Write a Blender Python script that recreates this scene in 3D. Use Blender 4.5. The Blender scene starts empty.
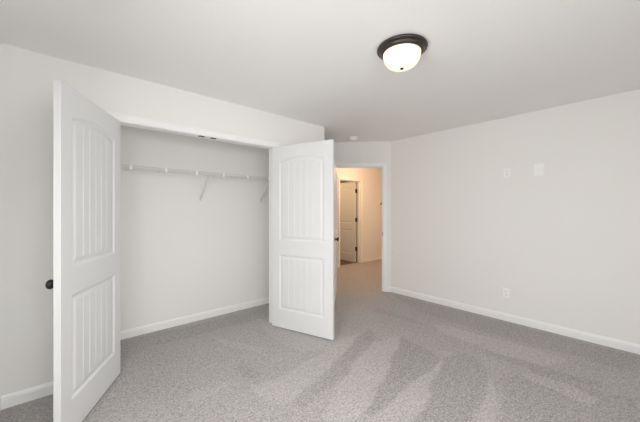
import bpy, bmesh, math, random
from mathutils import Matrix, Vector

S = bpy.context.scene
COL = S.collection
random.seed(7)

# ------------------------------------------------------------------ camera
F_PX, YAW, EYE = 286.9, 0.8456, 1.3265
cam_data = bpy.data.cameras.new('camera')
cam_data.sensor_fit = 'HORIZONTAL'
cam_data.sensor_width = 36.0
cam_data.lens = F_PX / 640 * 36.0
cam_data.shift_y = -0.9 / 640
cam_data.clip_start = 0.02
cam = bpy.data.objects.new('camera', cam_data)
cam.location = (0, 0, EYE)
cam.rotation_euler = (math.pi / 2, 0, YAW - math.pi / 2)
COL.objects.link(cam)
S.camera = cam

# ------------------------------------------------------------------ sky, daylight, exposure
S.view_settings.view_transform = 'Standard'
S.view_settings.look = 'None'
S.view_settings.gamma = 1.0
S.view_settings.use_curve_mapping = False
S.view_settings.exposure = 0.09
try:
    S.cycles.max_bounces = 12
    S.cycles.diffuse_bounces = 8
    S.cycles.caustics_reflective = False
    S.cycles.caustics_refractive = False
except Exception:
    pass

world = bpy.data.worlds.new('overcast_sky')
S.world = world
world.use_nodes = True
_n = world.node_tree.nodes
_l = world.node_tree.links
_n.clear()
_sky = _n.new('ShaderNodeTexSky')
_sky.sky_type = 'HOSEK_WILKIE'
_sky.turbidity = 6.0
_sky.sun_direction = (0.3, -0.5, 0.8)
_bg = _n.new('ShaderNodeBackground')
_bg.inputs['Strength'].default_value = 0.6
_out = _n.new('ShaderNodeOutputWorld')
_l.new(_sky.outputs['Color'], _bg.inputs['Color'])
_l.new(_bg.outputs[0], _out.inputs[0])


def area_light(name, loc, rot, sx, sy, power, color):
    d = bpy.data.lights.new(name, 'AREA')
    d.shape = 'RECTANGLE'
    d.size, d.size_y = sx, sy
    d.energy = power
    d.color = color
    o = bpy.data.objects.new(name, d)
    o.location = loc
    o.rotation_euler = rot
    COL.objects.link(o)
    return o


def point_light(name, loc, power, color, r):
    d = bpy.data.lights.new(name, 'POINT')
    d.energy = power
    d.color = color
    d.shadow_soft_size = r
    o = bpy.data.objects.new(name, d)
    o.location = loc
    COL.objects.link(o)
    return o


DAY = (1.0, 0.995, 0.98)
HALL_POWER = 24.0
BATH_POWER = 6.5
HALL_COLOR = (1.0, 0.64, 0.38)
DOME_GLOW = 0.80
WIN_Z = (0.72, 2.08)
Y_REAR = -0.76
WIN = [(-0.24, 0.70), (0.80, 1.74)]     # x ranges of the windows in the rear wall
FILL_WIN_LEFT = (0.10, 1.30)                # y range of an unseen left wall window, added for fill light
DAY_REAR, FILL_LEFT = (32.0, 8.0), 46.0   # rear window daylight and the added left fill, all out of view
for (a, b), e in zip(WIN, DAY_REAR):
    area_light('window_daylight', ((a + b) / 2, Y_REAR - 0.16, (WIN_Z[0] + WIN_Z[1]) / 2),
               (math.pi / 2 - 0.5, 0, 0), b - a, WIN_Z[1] - WIN_Z[0], e, DAY)
area_light('window_daylight', (-0.33 - 0.16, sum(FILL_WIN_LEFT) / 2, (WIN_Z[0] + WIN_Z[1]) / 2),
           (math.pi / 2 - 0.6, 0, -math.pi / 2), FILL_WIN_LEFT[1] - FILL_WIN_LEFT[0], WIN_Z[1] - WIN_Z[0], FILL_LEFT, DAY)  # fill light behind the added left window
point_light('hall_lamp_light', (4.95, 3.75, 2.22), HALL_POWER, HALL_COLOR, 0.10)
point_light('bath_lamp_light', (4.86, 5.60, 2.20), BATH_POWER, (1.0, 0.64, 0.30), 0.10)

# ------------------------------------------------------------------ dimensions (metres)
H = 2.44
X_L, X_R = -0.336, 3.956          # side walls
Y_F = 2.842                      # closet wall, room face
WT = 0.11
X_END = 2.598                    # outer corner of the closet wall
CL, CR, CH = 0.287, 1.806, 2.050  # closet clear opening
Y_CB = 3.560                     # closet back wall
X_CL, X_CR = 0.06, 2.488         # closet side walls
DIAG = (X_R, 2.722)              # corner where the angled wall starts
DIAG_ROT = -math.pi / 4
D0, D1, DH = -0.910, -0.130, 2.040
Y_H = 4.710                      # hall far wall
HX0, HX1 = 4.800, 5.535          # doorway in the hall far wall
X_HALL = 7.20
ANG_L, ANG_R, ANG_B = 117.4, 109.5, 93.0     # how far the doors stand open, degrees


# ------------------------------------------------------------------ materials
def new_mat(name):
    m = bpy.data.materials.new(name)
    m.use_nodes = True
    return m, m.node_tree.nodes, m.node_tree.links, m.node_tree.nodes['Principled BSDF']


def paint(name, color, rough=0.6, bump=0.0, scale=300.0, vary=0.015, spec=0.5, metallic=0.0):
    m, n, l, p = new_mat(name)
    p.inputs['Roughness'].default_value = rough
    p.inputs['Metallic'].default_value = metallic
    p.inputs['Specular IOR Level'].default_value = spec
    tc = n.new('ShaderNodeTexCoord')
    nz = n.new('ShaderNodeTexNoise')
    nz.inputs['Scale'].default_value = 1.3 if bump else 6.0
    nz.inputs['Detail'].default_value = 3
    l.new(tc.outputs['Object'], nz.inputs['Vector'])
    mx = n.new('ShaderNodeMix')
    mx.data_type = 'RGBA'
    mx.inputs['A'].default_value = (*[c * (1 - vary) for c in color], 1)
    mx.inputs['B'].default_value = (*[min(1, c * (1 + vary)) for c in color], 1)
    l.new(nz.outputs['Fac'], mx.inputs['Factor'])
    l.new(mx.outputs['Result'], p.inputs['Base Color'])
    if bump:
        n2 = n.new('ShaderNodeTexNoise')
        n2.inputs['Scale'].default_value = scale
        n2.inputs['Detail'].default_value = 2
        l.new(tc.outputs['Object'], n2.inputs['Vector'])
        b = n.new('ShaderNodeBump')
        b.inputs['Strength'].default_value = bump
        b.inputs['Distance'].default_value = 0.002
        l.new(n2.outputs['Fac'], b.inputs['Height'])
        l.new(b.outputs['Normal'], p.inputs['Normal'])
    return m


M_WALL = paint('wall_paint', (0.89, 0.882, 0.867), 0.75, 0.12, 220, 0.01, 0.3)
M_CEIL = paint('ceiling_paint', (0.92, 0.92, 0.912), 0.9, 0.15, 160, 0.01, 0.2)
M_TRIM = paint('white_trim_paint', (0.93, 0.932, 0.93), 0.38, 0, 0, 0.008, 0.5)
M_DOOR = paint('white_door_paint', (0.775, 0.78, 0.785), 0.42, 0.06, 120, 0.008, 0.45)
M_WIRE = paint('white_vinyl_wire', (0.74, 0.735, 0.72), 0.4)
M_PLATE = paint('white_plastic', (0.96, 0.96, 0.95), 0.35)
M_SLOT = paint('dark_slot', (0.05, 0.05, 0.05), 0.6)
M_BLACK = paint('black_hardware', (0.010, 0.010, 0.011), 0.33, 0, 0, 0.05, 0.4)
M_BRONZE = paint('oil_rubbed_bronze', (0.075, 0.062, 0.058), 0.36, 0, 0, 0.15, 0.5, 0.75)
M_STRIKE = paint('dark_bronze_plate', (0.06, 0.05, 0.045), 0.4, 0, 0, 0.1, 0.5, 0.6)
M_VINYL = paint('brown_vinyl_floor', (0.17, 0.10, 0.055), 0.55, 0.1, 30, 0.2)


def carpet():
    m, n, l, p = new_mat('grey_carpet')
    p.inputs['Roughness'].default_value = 1.0
    p.inputs['Specular IOR Level'].default_value = 0.1
    p.inputs['Sheen Weight'].default_value = 0.15
    p.inputs['Sheen Roughness'].default_value = 0.6
    tc = n.new('ShaderNodeTexCoord')

    def noise(sc, det=2.0, rough=0.55):
        k = n.new('ShaderNodeTexNoise')
        k.inputs['Scale'].default_value = sc
        k.inputs['Detail'].default_value = det
        k.inputs['Roughness'].default_value = rough
        l.new(tc.outputs['Object'], k.inputs['Vector'])
        return k.outputs['Fac']

    def math_(op, a, b, clamp=False):
        k = n.new('ShaderNodeMath')
        k.operation = op
        k.use_clamp = clamp
        for i, v in enumerate((a, b)):
            if isinstance(v, (int, float)):
                k.inputs[i].default_value = v
            else:
                l.new(v, k.inputs[i])
        return k.outputs[0]

    tuft = noise(TUFT_SCALE, 4.0, 0.75)
    clump = noise(26.0, 2.0, 0.6)
    fine = noise(260.0, 1.0)
    patch = noise(2.6, 3.0)
    at = n.new('ShaderNodeAttribute')
    at.attribute_name = 'pile'  # brush strokes plus the painted shade strip
    # value = 1 + grain + patches + pile direction and painted wall shade
    v = math_('MULTIPLY', math_('SUBTRACT', tuft, 0.5), GRAIN)
    v = math_('ADD', v, math_('MULTIPLY', math_('SUBTRACT', fine, 0.5), 0.7))
    v = math_('ADD', v, math_('MULTIPLY', math_('SUBTRACT', clump, 0.5), 0.55))
    v = math_('ADD', v, math_('MULTIPLY', math_('SUBTRACT', patch, 0.5), 0.18))
    v = math_('ADD', v, math_('MULTIPLY', at.outputs['Fac'], PILE_SHADE_AMP))
    v = math_('ADD', v, 1.0)
    mx = n.new('ShaderNodeMix')
    mx.data_type = 'RGBA'
    mx.clamp_factor = True
    mx.inputs['A'].default_value = (CARPET[0] * .3, CARPET[1] * .3, CARPET[2] * .3, 1)
    mx.inputs['B'].default_value = (CARPET[0] * 1.7, CARPET[1] * 1.7, CARPET[2] * 1.7, 1)
    l.new(math_('MULTIPLY', math_('SUBTRACT', v, 0.3), 1 / 1.4), mx.inputs['Factor'])
    l.new(mx.outputs['Result'], p.inputs['Base Color'])
    b = n.new('ShaderNodeBump')
    b.inputs['Strength'].default_value = 0.25
    b.inputs['Distance'].default_value = 0.006
    l.new(math_('ADD', tuft, math_('MULTIPLY', fine, 0.5)), b.inputs['Height'])
    l.new(b.outputs['Normal'], p.inputs['Normal'])
    return m


CARPET = (0.395, 0.376, 0.369)
TUFT_SCALE, GRAIN, PILE_SHADE_AMP = 72.0, 2.6, 0.125
M_CARPET = carpet()


def glass_dome_mat():
    m, n, l, p = new_mat('lit_frosted_glass')
    p.inputs['Base Color'].default_value = (0.62, 0.57, 0.48, 1)
    p.inputs['Roughness'].default_value = 0.35
    tc = n.new('ShaderNodeTexCoord')
    nz = n.new('ShaderNodeTexNoise')
    nz.inputs['Scale'].default_value = 9.0
    nz.inputs['Detail'].default_value = 3
    l.new(tc.outputs['Object'], nz.inputs['Vector'])
    mx = n.new('ShaderNodeMix')
    mx.data_type = 'RGBA'
    mx.inputs['A'].default_value = (1.0, 0.80, 0.56, 1)
    mx.inputs['B'].default_value = (1.0, 0.92, 0.78, 1)
    l.new(nz.outputs['Fac'], mx.inputs['Factor'])
    l.new(mx.outputs['Result'], p.inputs['Emission Color'])
    p.inputs['Emission Strength'].default_value = DOME_GLOW
    return m


M_DOME = glass_dome_mat()


def window_glass():
    m, n, l, p = new_mat('window_glass')
    n.remove(p)
    out = n['Material Output']
    t = n.new('ShaderNodeBsdfTransparent')
    g = n.new('ShaderNodeBsdfGlossy')
    g.inputs['Roughness'].default_value = 0.02
    mx = n.new('ShaderNodeMixShader')
    mx.inputs[0].default_value = 0.06
    l.new(t.outputs[0], mx.inputs[1])
    l.new(g.outputs[0], mx.inputs[2])
    l.new(mx.outputs[0], out.inputs['Surface'])
    return m


M_GLASS = window_glass()


# ------------------------------------------------------------------ mesh helpers
def link(name, bm, mat, parent=None, smooth=False):
    me = bpy.data.meshes.new(name)
    bm.normal_update()
    bm.to_mesh(me)
    bm.free()
    me.materials.append(mat)
    if smooth:
        me.polygons.foreach_set('use_smooth', [True] * len(me.polygons))
    o = bpy.data.objects.new(name, me)
    COL.objects.link(o)
    if parent:
        o.parent = parent
    return o


def tag(o, label=None, cat=None, group=None, kind=None):
    for k, v in (('label', label), ('category', cat), ('group', group), ('kind', kind)):
        if v:
            o[k] = v
    return o


def empty(name, loc, rz=0.0):
    o = bpy.data.objects.new(name, None)
    o.empty_display_size = 0.1
    o.location = loc
    o.rotation_euler = (0, 0, rz)
    COL.objects.link(o)
    return o


def box(bm, x0, y0, z0, x1, y1, z1, bevel=0.0):
    r = bmesh.ops.create_cube(bm, size=1.0)
    vs = r['verts']
    for v in vs:
        v.co = Vector(((x0 + x1) / 2 + v.co.x * (x1 - x0), (y0 + y1) / 2 + v.co.y * (y1 - y0),
                       (z0 + z1) / 2 + v.co.z * (z1 - z0)))
    if bevel:
        es = list({e for v in vs for e in v.link_edges})
        bmesh.ops.bevel(bm, geom=es, offset=bevel, segments=2, affect='EDGES', profile=0.6)
    return vs


def rod(bm, a, b, r, seg=6):
    a, b = Vector(a), Vector(b)
    d = b - a
    q = d.to_track_quat('Z', 'Y').to_matrix().to_4x4()
    mtx = Matrix.Translation((a + b) / 2) @ q
    bmesh.ops.create_cone(bm, cap_ends=True, segments=seg, radius1=r, radius2=r, depth=d.length, matrix=mtx)


def lathe(bm, prof, seg=48, mtx=None, cap=True):
    """prof: (radius, height) pairs spun round z"""
    mtx = mtx or Matrix()
    rings = []
    for r, z in prof:
        if r < 1e-6:
            rings.append([bm.verts.new(mtx @ Vector((0, 0, z)))])
        else:
            rings.append([bm.verts.new(mtx @ Vector((r * math.cos(2 * math.pi * k / seg),
                                                     r * math.sin(2 * math.pi * k / seg), z))) for k in range(seg)])
    for A, B in zip(rings, rings[1:]):
        for k in range(seg):
            k2 = (k + 1) % seg
            if len(A) == 1 and len(B) == 1:
                continue
            if len(A) == 1:
                bm.faces.new((A[0], B[k2], B[k]))
            elif len(B) == 1:
                bm.faces.new((A[k], A[k2], B[0]))
            else:
                bm.faces.new((A[k], A[k2], B[k2], B[k]))
    bmesh.ops.recalc_face_normals(bm, faces=bm.faces[:])


def run_profile(bm, p0, p1, nrm, prof):
    """extrude (out, z) profile along p0 -> p1 (xy points), out along nrm"""
    ends = []
    for p in (p0, p1):
        ends.append([bm.verts.new((p[0] + nrm[0] * o, p[1] + nrm[1] * o, z)) for o, z in prof])
    k = len(prof)
    for i in range(k):
        j = (i + 1) % k
        bm.faces.new((ends[0][i], ends[0][j], ends[1][j], ends[1][i]))
    bm.faces.new(ends[0])
    bm.faces.new(ends[1][::-1])
    bmesh.ops.recalc_face_normals(bm, faces=bm.faces[:])


BASE = [(0, 0), (0.014, 0), (0.014, 0.060), (0.012, 0.066), (0.012, 0.071), (0.007, 0.081), (0.004, 0.086), (0, 0.086)]


def structure(name, bm, mat, loc=None, rz=0.0, smooth=False):
    o = link(name, bm, mat, None, smooth)
    if loc:
        o.location = loc
    o.rotation_euler = (0, 0, rz)
    o['kind'] = 'structure'
    return o


# ------------------------------------------------------------------ floor
# vacuum brush strokes, darker closet floor, shade painted along right wall: (pile lean, outline on the floor in metres)
PILE_AND_SHADE = [
    (1.0, [(2.67, 1.70), (2.10, 1.45), (1.41, 1.20), (1.28, 1.26), (1.19, 1.34), (1.55, 1.54), (2.21, 1.81), (2.43, 1.76)]),
    (-1.0, [(2.52, 2.04), (1.85, 1.82), (1.78, 1.73), (2.21, 1.78), (2.42, 1.83)]),
    (-1.0, [(2.63, 1.68), (2.53, 1.19), (2.26, 1.18), (1.85, 1.18), (1.55, 1.17), (1.39, 1.19), (1.87, 1.34), (2.16, 1.48)]),
    (1.0, [(2.56, 1.20), (1.69, 0.96), (1.62, 0.94), (1.41, 1.13), (1.54, 1.16), (1.83, 1.17), (2.24, 1.18)]),
    (-0.9, [(2.55, 1.18), (2.83, 1.08), (2.56, 0.81), (1.90, 0.70), (1.62, 0.94), (1.70, 0.96)]),
    (1.0, [(2.55, 0.81), (2.01, 0.59), (1.89, 0.70)]),
    (0.9, [(3.15, 1.64), (3.28, 1.52), (3.29, 1.15), (3.37, 0.65), (3.30, 0.43), (3.05, 0.56), (3.00, 0.88), (3.02, 1.15), (3.06, 1.42)]),
    (-0.8, [(2.95, 1.05), (3.00, 0.80), (3.04, 0.49), (3.08, 0.20), (2.98, 0.22), (2.90, 0.50), (2.89, 0.79)]),
    (0.8, [(2.66, 1.28), (2.69, 1.15), (2.61, 1.15), (2.59, 1.27)]),
    (-0.7, [(3.86, 2.64), (3.88, 0.02), (3.48, 0.02), (3.40, 1.19), (3.45, 1.93)]),  # shade by the right wall, painted as darker carpet
    (1.0, [(2.38, 2.03), (1.78, 1.79), (1.12, 1.61), (1.04, 1.80), (1.03, 1.95), (1.38, 1.92), (1.67, 1.96), (2.05, 2.04)]),
    (-0.8, [(2.30, 1.94), (1.80, 1.77), (1.16, 1.60), (1.19, 1.52), (1.68, 1.59), (2.12, 1.75)]),
    (-0.8, [(1.15, 2.35), (1.19, 2.05), (1.06, 2.03), (1.06, 2.24)]),
    (0.8, [(1.10, 3.13), (1.25, 2.78), (1.43, 2.42), (1.34, 2.39), (1.19, 2.69)]),
    (0.7, [(1.74, 3.17), (1.78, 2.89), (1.99, 2.06), (1.88, 1.97), (1.64, 2.13), (1.60, 2.56)]),
    (-0.7, [(0.42, 3.49), (2.02, 3.40), (1.81, 3.11), (1.12, 3.14), (0.61, 3.17), (0.36, 3.03)]),  # darker closet floor
    (0.7, [(1.01, 2.11), (0.79, 2.05), (0.63, 2.08), (0.71, 2.18)]),
    (-0.6, [(2.57, 0.75), (2.91, 0.56), (2.92, 0.21), (3.00, 0.02), (2.67, 0.01), (2.03, 0.57)]),
    (0.7, [(2.85, 0.62), (2.86, 0.39), (2.79, 0.20), (2.66, 0.24), (2.69, 0.47), (2.74, 0.64)]),
    (-0.7, [(3.17, 2.39), (3.17, 1.91), (3.10, 1.64), (3.06, 1.92), (2.98, 2.35)]),
]


def inside(x, y, poly):
    c = False
    j = len(poly) - 1
    for i in range(len(poly)):
        xi, yi = poly[i]
        xj, yj = poly[j]
        if (yi > y) != (yj > y) and x < (xj - xi) * (y - yi) / (yj - yi) + xi:
            c = not c
        j = i
    return c


def build_floor():
    x0, x1, y0, y1, st = X_L - 0.1, 4.18, Y_REAR - 0.1, 4.82, 0.016
    nx, ny = int((x1 - x0) / st), int((y1 - y0) / st)
    val = [0.0] * ((nx + 1) * (ny + 1))
    for w, poly in PILE_AND_SHADE:
        xs = [p[0] for p in poly]
        ys = [p[1] for p in poly]
        i0, i1 = max(0, int((min(xs) - x0) / st)), min(nx, int((max(xs) - x0) / st) + 1)
        j0, j1 = max(0, int((min(ys) - y0) / st)), min(ny, int((max(ys) - y0) / st) + 1)
        for j in range(j0, j1 + 1):
            for i in range(i0, i1 + 1):
                x, y = x0 + i * st, y0 + j * st
                wob = 0.010 * math.sin(x * 9 + y * 13) + 0.003 * math.sin(x * 37 - y * 29)
                if inside(x + wob, y - wob, poly):
                    val[j * (nx + 1) + i] = w
    # one soft pass so the strokes and painted shade have no hard steps
    sm = val[:]
    for j in range(1, ny):
        for i in range(1, nx):
            k = j * (nx + 1) + i
            sm[k] = (4 * val[k] + val[k - 1] + val[k + 1] + val[k - nx - 1] + val[k + nx + 1]) / 8
    verts = [(x0 + i * st, y0 + j * st, 0) for j in range(ny + 1) for i in range(nx + 1)]
    faces = [(j * (nx + 1) + i, j * (nx + 1) + i + 1, (j + 1) * (nx + 1) + i + 1, (j + 1) * (nx + 1) + i)
             for j in range(ny) for i in range(nx)]
    xe, ye = x0 + nx * st, y0 + ny * st
    b = len(verts)
    verts += [(xe, y0, 0), (X_HALL + 0.1, y0, 0), (X_HALL + 0.1, ye, 0), (xe, ye, 0)]
    faces.append((b, b + 1, b + 2, b + 3))
    sm += [0.0] * 4
    me = bpy.data.meshes.new('floor')
    me.from_pydata(verts, [], faces)
    at = me.attributes.new('pile', 'FLOAT', 'POINT')  # holds stroke lean and the shade painted by the wall
    at.data.foreach_set('value', sm)
    me.materials.append(M_CARPET)
    o = bpy.data.objects.new('floor', me)
    COL.objects.link(o)
    tag(o, 'grey cut pile carpet with vacuum stroke marks', 'carpet', None, 'structure')


build_floor()
bm = bmesh.new()
box(bm, 4.4, 4.80, -0.05, X_HALL + 0.1, 6.6, 0.001)
structure('floor_beyond', bm, M_VINYL)

# ------------------------------------------------------------------ ceiling and walls
bm = bmesh.new()
box(bm, X_L - 0.15, Y_REAR - 0.15, H, X_HALL + 0.15, 6.7, H + 0.12)
structure('ceiling', bm, M_CEIL)

bm = bmesh.new()                 # left wall with the added fill window beside the viewer
box(bm, X_L - WT, Y_REAR - WT, 0, X_L, FILL_WIN_LEFT[0], H)
box(bm, X_L - WT, FILL_WIN_LEFT[1], 0, X_L, Y_F + WT, H)
box(bm, X_L - WT, FILL_WIN_LEFT[0], 0, X_L, FILL_WIN_LEFT[1], WIN_Z[0])
box(bm, X_L - WT, FILL_WIN_LEFT[0], WIN_Z[1], X_L, FILL_WIN_LEFT[1], H)
structure('wall_left', bm, M_WALL)
bm = bmesh.new()
box(bm, X_R, Y_REAR - WT, 0, X_R + WT, DIAG[1] + 0.02, H)
structure('wall_right', bm, M_WALL)

bm = bmesh.new()                 # closet wall with its wide opening
box(bm, X_L, Y_F, 0, CL - 0.019, Y_F + WT, H)
box(bm, CR + 0.019, Y_F, 0, X_END, Y_F + WT, H)
box(bm, CL - 0.019, Y_F, CH + 0.019, CR + 0.019, Y_F + WT, H)
structure('wall_front', bm, M_WALL)
bm = bmesh.new()
box(bm, X_CR, Y_F + WT, 0, X_END, 4.30, H)
structure('wall_alcove', bm, M_WALL)
bm = bmesh.new()
box(bm, X_CL - WT, Y_CB, 0, X_CR, Y_CB + WT, H)
structure('wall_closet_rear', bm, M_WALL)
bm = bmesh.new()
box(bm, X_CL - WT, Y_F + WT, 0, X_CL, Y_CB, H)
structure('wall_closet_side', bm, M_WALL)

bm = bmesh.new()                 # angled wall with the bedroom doorway (local x runs along it)
box(bm, -1.92, 0, 0, D0 - 0.019, WT, H)
box(bm, D1 + 0.019, 0, 0, 0.06, WT, H)
box(bm, D0 - 0.019, 0, DH + 0.019, D1 + 0.019, WT, H)
structure('wall_angled', bm, M_WALL, (DIAG[0], DIAG[1], 0), DIAG_ROT)

bm = bmesh.new()                 # rear wall with two windows, behind the viewer
xs = [X_L] + [v for w in WIN for v in w] + [X_R]
for i in range(0, len(xs), 2):
    box(bm, xs[i], Y_REAR - WT, 0, xs[i + 1], Y_REAR, H)
for a, b in WIN:
    box(bm, a, Y_REAR - WT, 0, b, Y_REAR, WIN_Z[0])
    box(bm, a, Y_REAR - WT, WIN_Z[1], b, Y_REAR, H)
structure('wall_rear', bm, M_WALL)
for i, (a, b, loc, rz) in enumerate([(w[0], w[1], (0, Y_REAR, 0), 0.0) for w in WIN] +
                                    [(-FILL_WIN_LEFT[1], -FILL_WIN_LEFT[0], (X_L, 0, 0), -math.pi / 2)]):  # last entry is the left window added for fill light
    z0, z1 = WIN_Z
    w = empty('window_%d' % (i + 1), loc, rz)
    w['kind'] = 'structure'
    bm = bmesh.new()
    t = 0.035
    for q in ((a, z0, a + t, z1), (b - t, z0, b, z1), (a + t, z0, b - t, z0 + t), (a + t, z1 - t, b - t, z1),
              (a + t, (z0 + z1) / 2 - .018, b - t, (z0 + z1) / 2 + .018)):
        box(bm, q[0], -0.085, q[1], q[2], -0.035, q[3])
    link('window_frame', bm, M_TRIM, w)
    bm = bmesh.new()
    box(bm, a + t, -0.062, z0 + t, b - t, -0.058, z1 - t)
    link('pane', bm, M_GLASS, w)
    bm = bmesh.new()
    box(bm, a - 0.06, -0.03, z0 - 0.03, b + 0.06, 0.045, z0, 0.004)
    link('window_sill', bm, M_TRIM, w)

# hall beyond the doorway
bm = bmesh.new()
box(bm, 2.488, Y_H, 0, HX0 - 0.019, Y_H + WT, H)
box(bm, HX1 + 0.019, Y_H, 0, X_HALL, Y_H + WT, H)
box(bm, HX0 - 0.019, Y_H, DH + 0.019, HX1 + 0.019, Y_H + WT, H)
structure('wall_hall_rear', bm, M_WALL)
bm = bmesh.new()
box(bm, X_HALL, 2.62, 0, X_HALL + WT, 6.6, H)
structure('wall_hall_end', bm, M_WALL)
bm = bmesh.new()
box(bm, X_R + WT, 2.62, 0, X_HALL, 2.62 + WT, H)
structure('wall_hall_side', bm, M_WALL)
bm = bmesh.new()
box(bm, 2.488, 4.30, 0, X_END, Y_H, H)
structure('wall_hall_near_end', bm, M_WALL)
bm = bmesh.new()
box(bm, 4.40, Y_H + WT, 0, 4.51, 6.50, H)
structure('wall_beyond_side', bm, M_WALL)
bm = bmesh.new()
box(bm, 4.40, 6.50, 0, X_HALL, 6.60, H)
structure('wall_beyond_rear', bm, M_WALL)

# ------------------------------------------------------------------ baseboards
R2 = 2 ** -0.5


def baseboard(name, p0, p1, nrm):
    bm = bmesh.new()
    run_profile(bm, p0, p1, nrm, BASE)
    return structure(name, bm, M_TRIM)


def dpt(x):                      # point on the face of the angled wall
    return (DIAG[0] + x * R2, DIAG[1] - x * R2)


baseboard('baseboard_left', (X_L, Y_REAR), (X_L, Y_F), (1, 0))
baseboard('baseboard_front', (X_L + 0.014, Y_F), (CL - 0.064, Y_F), (0, -1))
baseboard('baseboard_front_end', (CR + 0.064, Y_F), (X_END + 0.014, Y_F), (0, -1))
baseboard('baseboard_alcove', (X_END, Y_F), (X_END, 4.06), (1, 0))
baseboard('baseboard_closet', (X_CL, Y_CB), (X_CR, Y_CB), (0, -1))
baseboard('baseboard_closet_left', (X_CL, Y_F + WT), (X_CL, Y_CB - 0.014), (1, 0))
baseboard('baseboard_closet_right', (X_CR, Y_F + WT), (X_CR, Y_CB - 0.014), (-1, 0))
baseboard('baseboard_right', (X_R, Y_REAR), (X_R, DIAG[1]), (-1, 0))
baseboard('baseboard_angled', dpt(0), dpt(D1 + 0.064), (-R2, -R2))
baseboard('baseboard_angled_left', dpt(D0 - 0.064), dpt(-1.90), (-R2, -R2))
baseboard('baseboard_rear', (X_L + 0.014, Y_REAR), (X_R - 0.014, Y_REAR), (0, 1))
baseboard('baseboard_hall', (HX1 + 0.064, Y_H), (X_HALL, Y_H), (0, -1))
baseboard('baseboard_hall_left', (3.0, Y_H), (HX0 - 0.064, Y_H), (0, -1))
baseboard('baseboard_hall_end', (X_HALL, 2.74), (X_HALL, Y_H - 0.014), (-1, 0))


# ------------------------------------------------------------------ door trims
def casing(bm, x0, x1, h, y, out, w=0.057, gap=0.006):
    """U of colonial casing round x0..x1, height h, on wall face y, projecting 'out' (signed)"""
    def slab(a, z0, b, z1, t):
        ys = sorted((y, y + out * t))
        box(bm, a, ys[0], z0, b, ys[1], z1, 0.0015)
    o0, o1, hh = x0 - gap - w, x1 + gap + w, h + gap + w
    f = 0.36 * w
    # flat inner field
    slab(o0, 0, x0 - gap, hh, 0.011)
    slab(x1 + gap, 0, o1, hh, 0.011)
    slab(x0 - gap, h + gap, x1 + gap, hh, 0.011)
    # raised outer band
    slab(o0, 0, o0 + f, hh, 0.018)
    slab(o1 - f, 0, o1, hh, 0.018)
    slab(o0 + f, hh - f, o1 - f, hh, 0.018)


def jambs(bm, x0, x1, h, y0, y1, stop=None):
    box(bm, x0 - 0.019, y0, 0, x0, y1, h + 0.019)
    box(bm, x1, y0, 0, x1 + 0.019, y1, h + 0.019)
    box(bm, x0, y0, h, x1, y1, h + 0.019)
    if stop:
        a, b = stop
        box(bm, x0, a, 0, x0 + 0.011, b, h)
        box(bm, x1 - 0.011, a, 0, x1, b, h)
        box(bm, x0 + 0.011, a, h - 0.011, x1 - 0.011, b, h)


bm = bmesh.new()
casing(bm, CL, CR, CH, Y_F, -1)
jambs(bm, CL, CR, CH, Y_F, Y_F + WT)
t1 = structure('trim_1', bm, M_TRIM)
for cx in (0.997, 1.112):        # ball catch strikes in the closet head jamb
    bm = bmesh.new()
    box(bm, cx - 0.026, Y_F + 0.012, CH - 0.004, cx + 0.026, Y_F + 0.052, CH + 0.001, 0.001)
    o = link('strike_plate', bm, M_STRIKE, t1)
    o['label'] = 'dark metal catch plate in closet head'

bm = bmesh.new()
casing(bm, D0, D1, DH, 0, -1)
casing(bm, D0, D1, DH, WT, 1)
jambs(bm, D0, D1, DH, 0, WT, (0.040, 0.075))
t2 = structure('trim_2', bm, M_TRIM, (DIAG[0], DIAG[1], 0), DIAG_ROT)
bm = bmesh.new()
box(bm, D1 - 0.002, 0.006, 0.937 - 0.029, D1 + 0.001, 0.036, 0.937 + 0.029, 0.0008)
link('strike_plate', bm, M_STRIKE, t2)

bm = bmesh.new()
casing(bm, HX0, HX1, DH, Y_H, -1)
jambs(bm, HX0, HX1, DH, Y_H, Y_H + WT, (Y_H + 0.035, Y_H + 0.070))
structure('trim_3', bm, M_TRIM)


# ------------------------------------------------------------------ two-panel arch-top plank doors
DT = 0.035


def panel_surfaces(W):
    """returns the two panel outlines (x0, x1, z0, shoulder, rise)"""
    s = 0.100
    return [(s, W - s, 0.214, 0.830, 0.0), (s, W - s, 0.990, 1.870, 0.046)]


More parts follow.
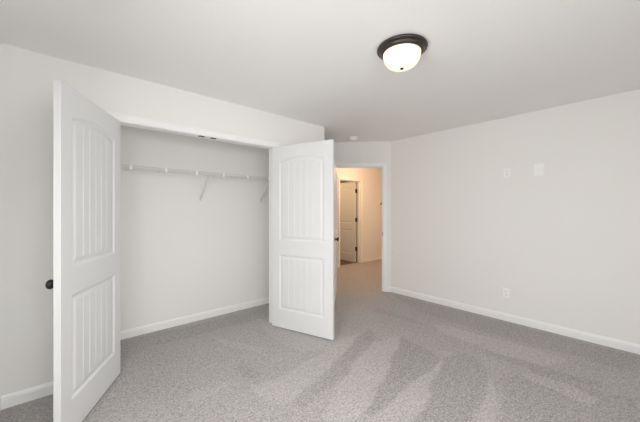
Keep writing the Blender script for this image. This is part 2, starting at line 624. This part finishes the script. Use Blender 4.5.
def door_leaf(root, W, mirror=False, hinges=None, Hd=2.03, gap=0.012, planks=6):
    sx = -1 if mirror else 1
    panels = panel_surfaces(W)
    P0 = Matrix.Diagonal((sx, 1, 1, 1))
    ins_last = 0.050

    def fracs():
        # shared column positions, as (fraction across the field, groove depth)
        out = []
        n = planks
        gw = 0.055
        for k in range(n):
            a, b = k / n, (k + 1) / n
            ga = gw / n * 1.1
            if k:
                out.append((a, 1.0))
                out.append((a + ga, 0.0))
            else:
                out.append((a, 0.0))
            for q in (0.3, 0.5, 0.7):
                out.append((a + (b - a) * q, 0.0))
            if k < n - 1:
                out.append((b - ga, 0.0))
            else:
                out.append((b, 0.0))
        return out
    FR = fracs()

    def ztop(pn, i, x):
        x0, x1, z0, zs, rise = pn
        hw = (x1 - x0) / 2 - i
        u = (x - (x0 + x1) / 2) / hw
        return zs - i + rise * (1 - u * u)

    # slab: edges and the flat frame round the panels, both faces
    bm = bmesh.new()

    def V(x, y, z):
        return bm.verts.new(P0 @ Vector((x, y, z)))

    def quad(*c):
        bm.faces.new([V(*p) for p in c])
    x0, x1 = panels[0][0], panels[0][1]
    lo, up = panels
    for y in (0.0, DT):
        quad((0, y, gap), (x0, y, gap), (x0, y, Hd + gap), (0, y, Hd + gap))
        quad((x1, y, gap), (W, y, gap), (W, y, Hd + gap), (x1, y, Hd + gap))
        quad((x0, y, gap), (x1, y, gap), (x1, y, lo[2]), (x0, y, lo[2]))
        quad((x0, y, lo[3]), (x1, y, lo[3]), (x1, y, up[2]), (x0, y, up[2]))
        xs = [x0 + (x1 - x0) * f for f, _ in FR]
        for a, b in zip(xs, xs[1:]):
            quad((a, y, ztop(up, 0, a)), (b, y, ztop(up, 0, b)), (b, y, Hd + gap), (a, y, Hd + gap))
    t = Hd + gap
    quad((0, 0, gap), (0, DT, gap), (0, DT, t), (0, 0, t))
    quad((W, 0, gap), (W, DT, gap), (W, DT, t), (W, 0, t))
    quad((0, 0, t), (W, 0, t), (W, DT, t), (0, DT, t))
    quad((0, 0, gap), (W, 0, gap), (W, DT, gap), (0, DT, gap))
    bmesh.ops.remove_doubles(bm, verts=bm.verts[:], dist=1e-5)
    bmesh.ops.recalc_face_normals(bm, faces=bm.faces[:])
    link('slab', bm, M_DOOR, root)

    # each moulded panel: sticking, cove, raised field with plank grooves, on both faces
    for pn in panels:
        bm = bmesh.new()
        for y, sg in ((0.0, 1), (DT, -1)):
            rings = []
            for ins, dep in ((0, 0), (0.004, 0.0015), (0.013, 0.0070), (0.019, 0.0090), (0.025, 0.0090),
                             (0.046, 0.0035), (ins_last, 0.003)):
                a, b = pn[0] + ins, pn[1] - ins
                xs = [a + (b - a) * f for f, _ in FR]
                yy = y + sg * dep
                rings.append([bm.verts.new(P0 @ Vector((x, yy, pn[2] + ins))) for x in xs] +
                             [bm.verts.new(P0 @ Vector((x, yy, ztop(pn, ins, x)))) for x in reversed(xs)])
            ins = ins_last + 0.004
            a, b = pn[0] + ins_last, pn[1] - ins_last
            low, top = [], []
            for f, g in FR:
                x = a + (b - a) * f
                yy = y + sg * (0.003 + 0.0036 * g)
                low.append(bm.verts.new(P0 @ Vector((x, yy, pn[2] + ins))))
                top.append(bm.verts.new(P0 @ Vector((x, yy, ztop(pn, ins_last, x) - 0.004))))
            rings.append(low + top[::-1])
            for A, B in zip(rings, rings[1:]):
                k = len(A)
                for i in range(k):
                    j = (i + 1) % k
                    bm.faces.new((A[i], A[j], B[j], B[i]))
            for i in range(len(low) - 1):
                bm.faces.new((low[i], low[i + 1], top[i + 1], top[i]))
        bmesh.ops.remove_doubles(bm, verts=bm.verts[:], dist=1e-6)
        bmesh.ops.recalc_face_normals(bm, faces=bm.faces[:])
        link('arched_panel' if pn[4] else 'square_panel', bm, M_DOOR, root)


KNOB = [(0, 0.062), (0.010, 0.0615), (0.019, 0.059), (0.0255, 0.053), (0.0275, 0.045), (0.0255, 0.037),
        (0.019, 0.030), (0.012, 0.026), (0.010, 0.020), (0.010, 0.010)]
ROSE = [(0.0, 0.010), (0.012, 0.010), (0.026, 0.008), (0.031, 0.004), (0.032, 0.0), (0.0, 0.0)]


def knob(root, x, y, z, side):
    """ball knob with a round rose; side = -1 projects towards -y, +1 towards +y"""
    mtx = Matrix.Translation((x, y, z)) @ Matrix.Rotation(-side * math.pi / 2, 4, 'X')
    bm = bmesh.new()
    lathe(bm, KNOB, 32, mtx)
    k = link('knob', bm, M_BLACK, root, True)
    k['label'] = 'black ball knob'
    bm = bmesh.new()
    lathe(bm, ROSE, 32, mtx)
    link('rose', bm, M_BLACK, k, True)


# closet doors
dl = empty('door_1', (0.300, Y_F - 0.020, 0), -math.radians(ANG_L))
tag(dl, 'white arched panel closet door swung open nearest the viewer with a black knob', 'door', None, 'structure')
door_leaf(dl, 0.762)
knob(dl, 0.762 - 0.058, 0.0, 0.908, -1)
dr = empty('door_2', (1.794, Y_F - 0.020, 0), math.radians(ANG_R))
tag(dr, 'white arched panel closet door swung open beside the bedroom doorway', 'door', None, 'structure')
door_leaf(dr, 0.772, True)
knob(dr, -(0.772 - 0.058), 0.0, 0.908, -1)

# bedroom door, hinged on the far jamb of the angled wall and seen edge on
_hx, _hy = dpt(D0 + 0.002)
db = empty('door_3', (_hx - 0.006 * R2, _hy - 0.006 * R2, 0), DIAG_ROT - math.radians(ANG_B))
tag(db, 'white bedroom door standing open edge on behind the closet door', 'door', None, 'structure')
door_leaf(db, 0.765)
knob(db, 0.765 - 0.062, DT, 0.920, 1)
knob(db, 0.765 - 0.062, 0.0, 0.920, -1)

# hall door, hinged right, standing open into the room beyond
dh = empty('door_4', (HX1 - 0.032, Y_H + WT + 0.012, 0), math.radians(90))
tag(dh, 'white panel door with black hinges open at the end of the warm lit hall', 'door', None, 'structure')
door_leaf(dh, 0.725)
knob(dh, 0.665, DT, 0.92, 1)
knob(dh, 0.665, 0.0, 0.92, -1)
for hz in (1.81, 1.08, 0.345):
    bm = bmesh.new()
    # leaf on the slab's hinge edge and the barrel beside it (door-local: edge faces -x)
    box(bm, -0.003, 0.001, hz - 0.050, 0.0005, DT - 0.002, hz + 0.050)
    rod(bm, (-0.008, -0.008, hz - 0.050), (-0.008, -0.008, hz + 0.050), 0.011, 12)
    box(bm, -0.012, -0.031, hz - 0.050, -0.006, -0.006, hz + 0.050, 0.001)
    o = link('hinge', bm, M_BLACK, dh)
    o['label'] = 'black butt hinge'

# ------------------------------------------------------------------ wire shelf in the closet
ws = empty('wire_shelf', (0, Y_CB, 1.752))
tag(ws, 'white ventilated wire shelf mounted across the closet back wall', 'shelf')
YF = -0.305
xa, xb = X_CL + 0.006, X_CR - 0.006
bm = bmesh.new()
nw = int((xb - xa) / 0.0254)
for k in range(nw + 1):
    x = xa + (xb - xa) * k / nw
    rod(bm, (x, -0.006, 0.003), (x, YF, 0.003), 0.0011, 5)
    rod(bm, (x, YF, 0.003), (x, YF - 0.002, -0.030), 0.0016, 5)
link('wire_deck', bm, M_WIRE, ws)
for nm, y, z, r in (('front_rod', YF, 0.0, 0.0042), ('lip_rod', YF - 0.002, -0.031, 0.0045),
                    ('middle_rod', YF / 2, -0.002, 0.003), ('back_rod', -0.010, -0.002, 0.003)):
    bm = bmesh.new()
    rod(bm, (xa, y, z), (xb, y, z), r, 8)
    link(nm, bm, M_WIRE, ws)
for k in range(8):
    x = 0.162 + 0.3048 * k
    bm = bmesh.new()
    box(bm, x - 0.010, YF - 0.009, -0.038, x + 0.010, YF + 0.005, 0.008, 0.001)
    link('lip_clip', bm, M_PLATE, ws)
    bm = bmesh.new()
    box(bm, x - 0.008, -0.018, -0.014, x + 0.008, 0.0, 0.008, 0.001)
    link('wall_clip', bm, M_WIRE, ws)
for x in (1.21, 2.03):
    bm = bmesh.new()
    top = Vector((x, YF, -0.030))
    bot = Vector((x + 0.012, -0.006, -0.282))
    d = (bot - top)
    n_ = Vector((0, -d.z, d.y)).normalized()
    w_ = 0.009
    cs = []
    for p in (top, bot):
        cs.append([bm.verts.new(p + Vector((sx_ * w_, 0, 0)) + n_ * q) for sx_, q in
                   ((-1, -0.006), (-1, 0.006), (1, 0.006), (1, -0.006))])
    for i in range(4):
        j = (i + 1) % 4
        bm.faces.new((cs[0][i], cs[0][j], cs[1][j], cs[1][i]))
    bm.faces.new(cs[0])
    bm.faces.new(cs[1][::-1])
    bmesh.ops.recalc_face_normals(bm, faces=bm.faces[:])
    box(bm, x - 0.009, YF - 0.006, -0.040, x + 0.009, YF + 0.006, -0.024, 0.001)
    box(bm, x + 0.001, -0.010, -0.312, x + 0.023, 0.0, -0.268, 0.002)
    link('support_brace', bm, M_WIRE, ws)


# ------------------------------------------------------------------ ceiling light
def ceiling_light(loc, label):
    r = empty('ceiling_light', loc)
    tag(r, label, 'ceiling light')
    bm = bmesh.new()
    lathe(bm, [(0.0, 0.0), (0.152, 0.0), (0.163, -0.002), (0.168, -0.009), (0.166, -0.016), (0.159, -0.021),
               (0.151, -0.023), (0.147, -0.029), (0.143, -0.037), (0.137, -0.042), (0.129, -0.044), (0.122, -0.041),
               (0.118, -0.032), (0.0, -0.030)], 64)
    p = link('metal_pan', bm, M_BRONZE, r, True)
    p['label'] = 'dark bronze stepped pan'
    bm = bmesh.new()
    prof = []
    for k in range(19):
        t = k / 18 * math.pi / 2
        prof.append((0.126 * math.cos(t) ** 0.66 if k < 18 else 0.0, -0.038 - 0.103 * math.sin(t)))
    lathe(bm, prof, 64)
    g = link('glass_shade', bm, M_DOME, r, True)
    g['label'] = 'glowing frosted glass bowl'
    bm = bmesh.new()
    lathe(bm, [(0.0, -0.136), (0.010, -0.139), (0.013, -0.142), (0.012, -0.146), (0.006, -0.150), (0.0, -0.151)], 24)
    link('finial', bm, M_BRONZE, r, True)
    return r


ceiling_light((1.726, 1.101, H), 'round bronze flush mount ceiling light with a glowing glass bowl')

# ------------------------------------------------------------------ smoke detector
sd = empty('smoke_detector', (3.300, 2.955, H))
tag(sd, 'small round white smoke detector on the ceiling before the angled doorway', 'smoke detector')
bm = bmesh.new()
lathe(bm, [(0, 0), (0.070, 0), (0.071, -0.004), (0.071, -0.010), (0.068, -0.012), (0, -0.012)], 40)
link('base', bm, M_PLATE, sd, True)
bm = bmesh.new()
lathe(bm, [(0, -0.012), (0.064, -0.012), (0.064, -0.018), (0.058, -0.020), (0.058, -0.026), (0.062, -0.028),
           (0.058, -0.038), (0.048, -0.044), (0.020, -0.046), (0.0, -0.046)], 40)
link('cover', bm, M_PLATE, sd, True)


# ------------------------------------------------------------------ wall plates on the right wall
def wall_plate(name, y, z, w, h, label, cat):
    """plate on the right wall: local x runs along the wall, local -y points into the room"""
    r = empty(name, (X_R, y, z), -math.pi / 2)
    tag(r, label, cat)
    bm = bmesh.new()
    box(bm, -w / 2, -0.006, -h / 2, w / 2, 0, h / 2, 0.0025)
    link('cover_plate', bm, M_PLATE, r)
    return r


def duplex(r):
    for dz in (-0.0195, 0.0195):
        bm = bmesh.new()
        mt = Matrix.Translation((0, -0.0075, dz)) @ Matrix.Rotation(math.pi / 2, 4, 'X')
        bmesh.ops.create_cone(bm, cap_ends=True, segments=24, radius1=0.0165, radius2=0.0165, depth=0.004, matrix=mt)
        for v in bm.verts:
            v.co.z = dz + max(-0.013, min(0.013, v.co.z - dz))
        rc = link('receptacle', bm, M_PLATE, r)
        bm = bmesh.new()
        for x, hh in ((-0.0062, 0.0045), (0.0062, 0.0036)):
            box(bm, x - 0.0012, -0.0099, dz + 0.003 - hh, x + 0.0012, -0.0093, dz + 0.003 + hh)
        mt = Matrix.Translation((0, -0.0096, dz - 0.0075)) @ Matrix.Rotation(math.pi / 2, 4, 'X')
        bmesh.ops.create_cone(bm, cap_ends=True, segments=12, radius1=0.0024, radius2=0.0024, depth=0.0006, matrix=mt)
        link('slots', bm, M_SLOT, rc)
    bm = bmesh.new()
    mt = Matrix.Translation((0, -0.0065, 0)) @ Matrix.Rotation(math.pi / 2, 4, 'X')
    bmesh.ops.create_cone(bm, cap_ends=True, segments=12, radius1=0.003, radius2=0.003, depth=0.002, matrix=mt)
    link('screw', bm, M_PLATE, r)


duplex(wall_plate('wall_outlet', 1.084, 1.770, 0.072, 0.116,
                  'white duplex outlet high on the white wall beside the media plate', 'outlet'))
duplex(wall_plate('wall_outlet', 1.094, 0.332, 0.072, 0.116,
                  'white duplex outlet low on the white wall just above the baseboard', 'outlet'))
wp = wall_plate('media_plate', 0.777, 1.776, 0.088, 0.132,
                'larger white media wall plate high on the wall beside the upper outlet', 'wall plate')
bm = bmesh.new()
box(bm, -0.0175, -0.009, -0.034, 0.0175, -0.005, 0.034, 0.001)
link('insert', bm, M_PLATE, wp)
bm = bmesh.new()
mt = Matrix.Translation((0, -0.013, 0)) @ Matrix.Rotation(math.pi / 2, 4, 'X')
bmesh.ops.create_cone(bm, cap_ends=True, segments=16, radius1=0.0045, radius2=0.0045, depth=0.009, matrix=mt)
link('jack', bm, M_WIRE, wp)

# ------------------------------------------------------------------ thermostat on the hall wall
th = empty('thermostat', (6.335, Y_H, 1.496))
tag(th, 'small thermostat with a dark screen on the tan hall wall', 'thermostat')
bm = bmesh.new()
box(bm, -0.060, -0.020, -0.045, 0.060, 0, 0.045, 0.004)
link('body', bm, M_PLATE, th)
bm = bmesh.new()
box(bm, -0.012, -0.022, -0.026, 0.044, -0.0195, 0.030)
link('screen', bm, M_SLOT, th)
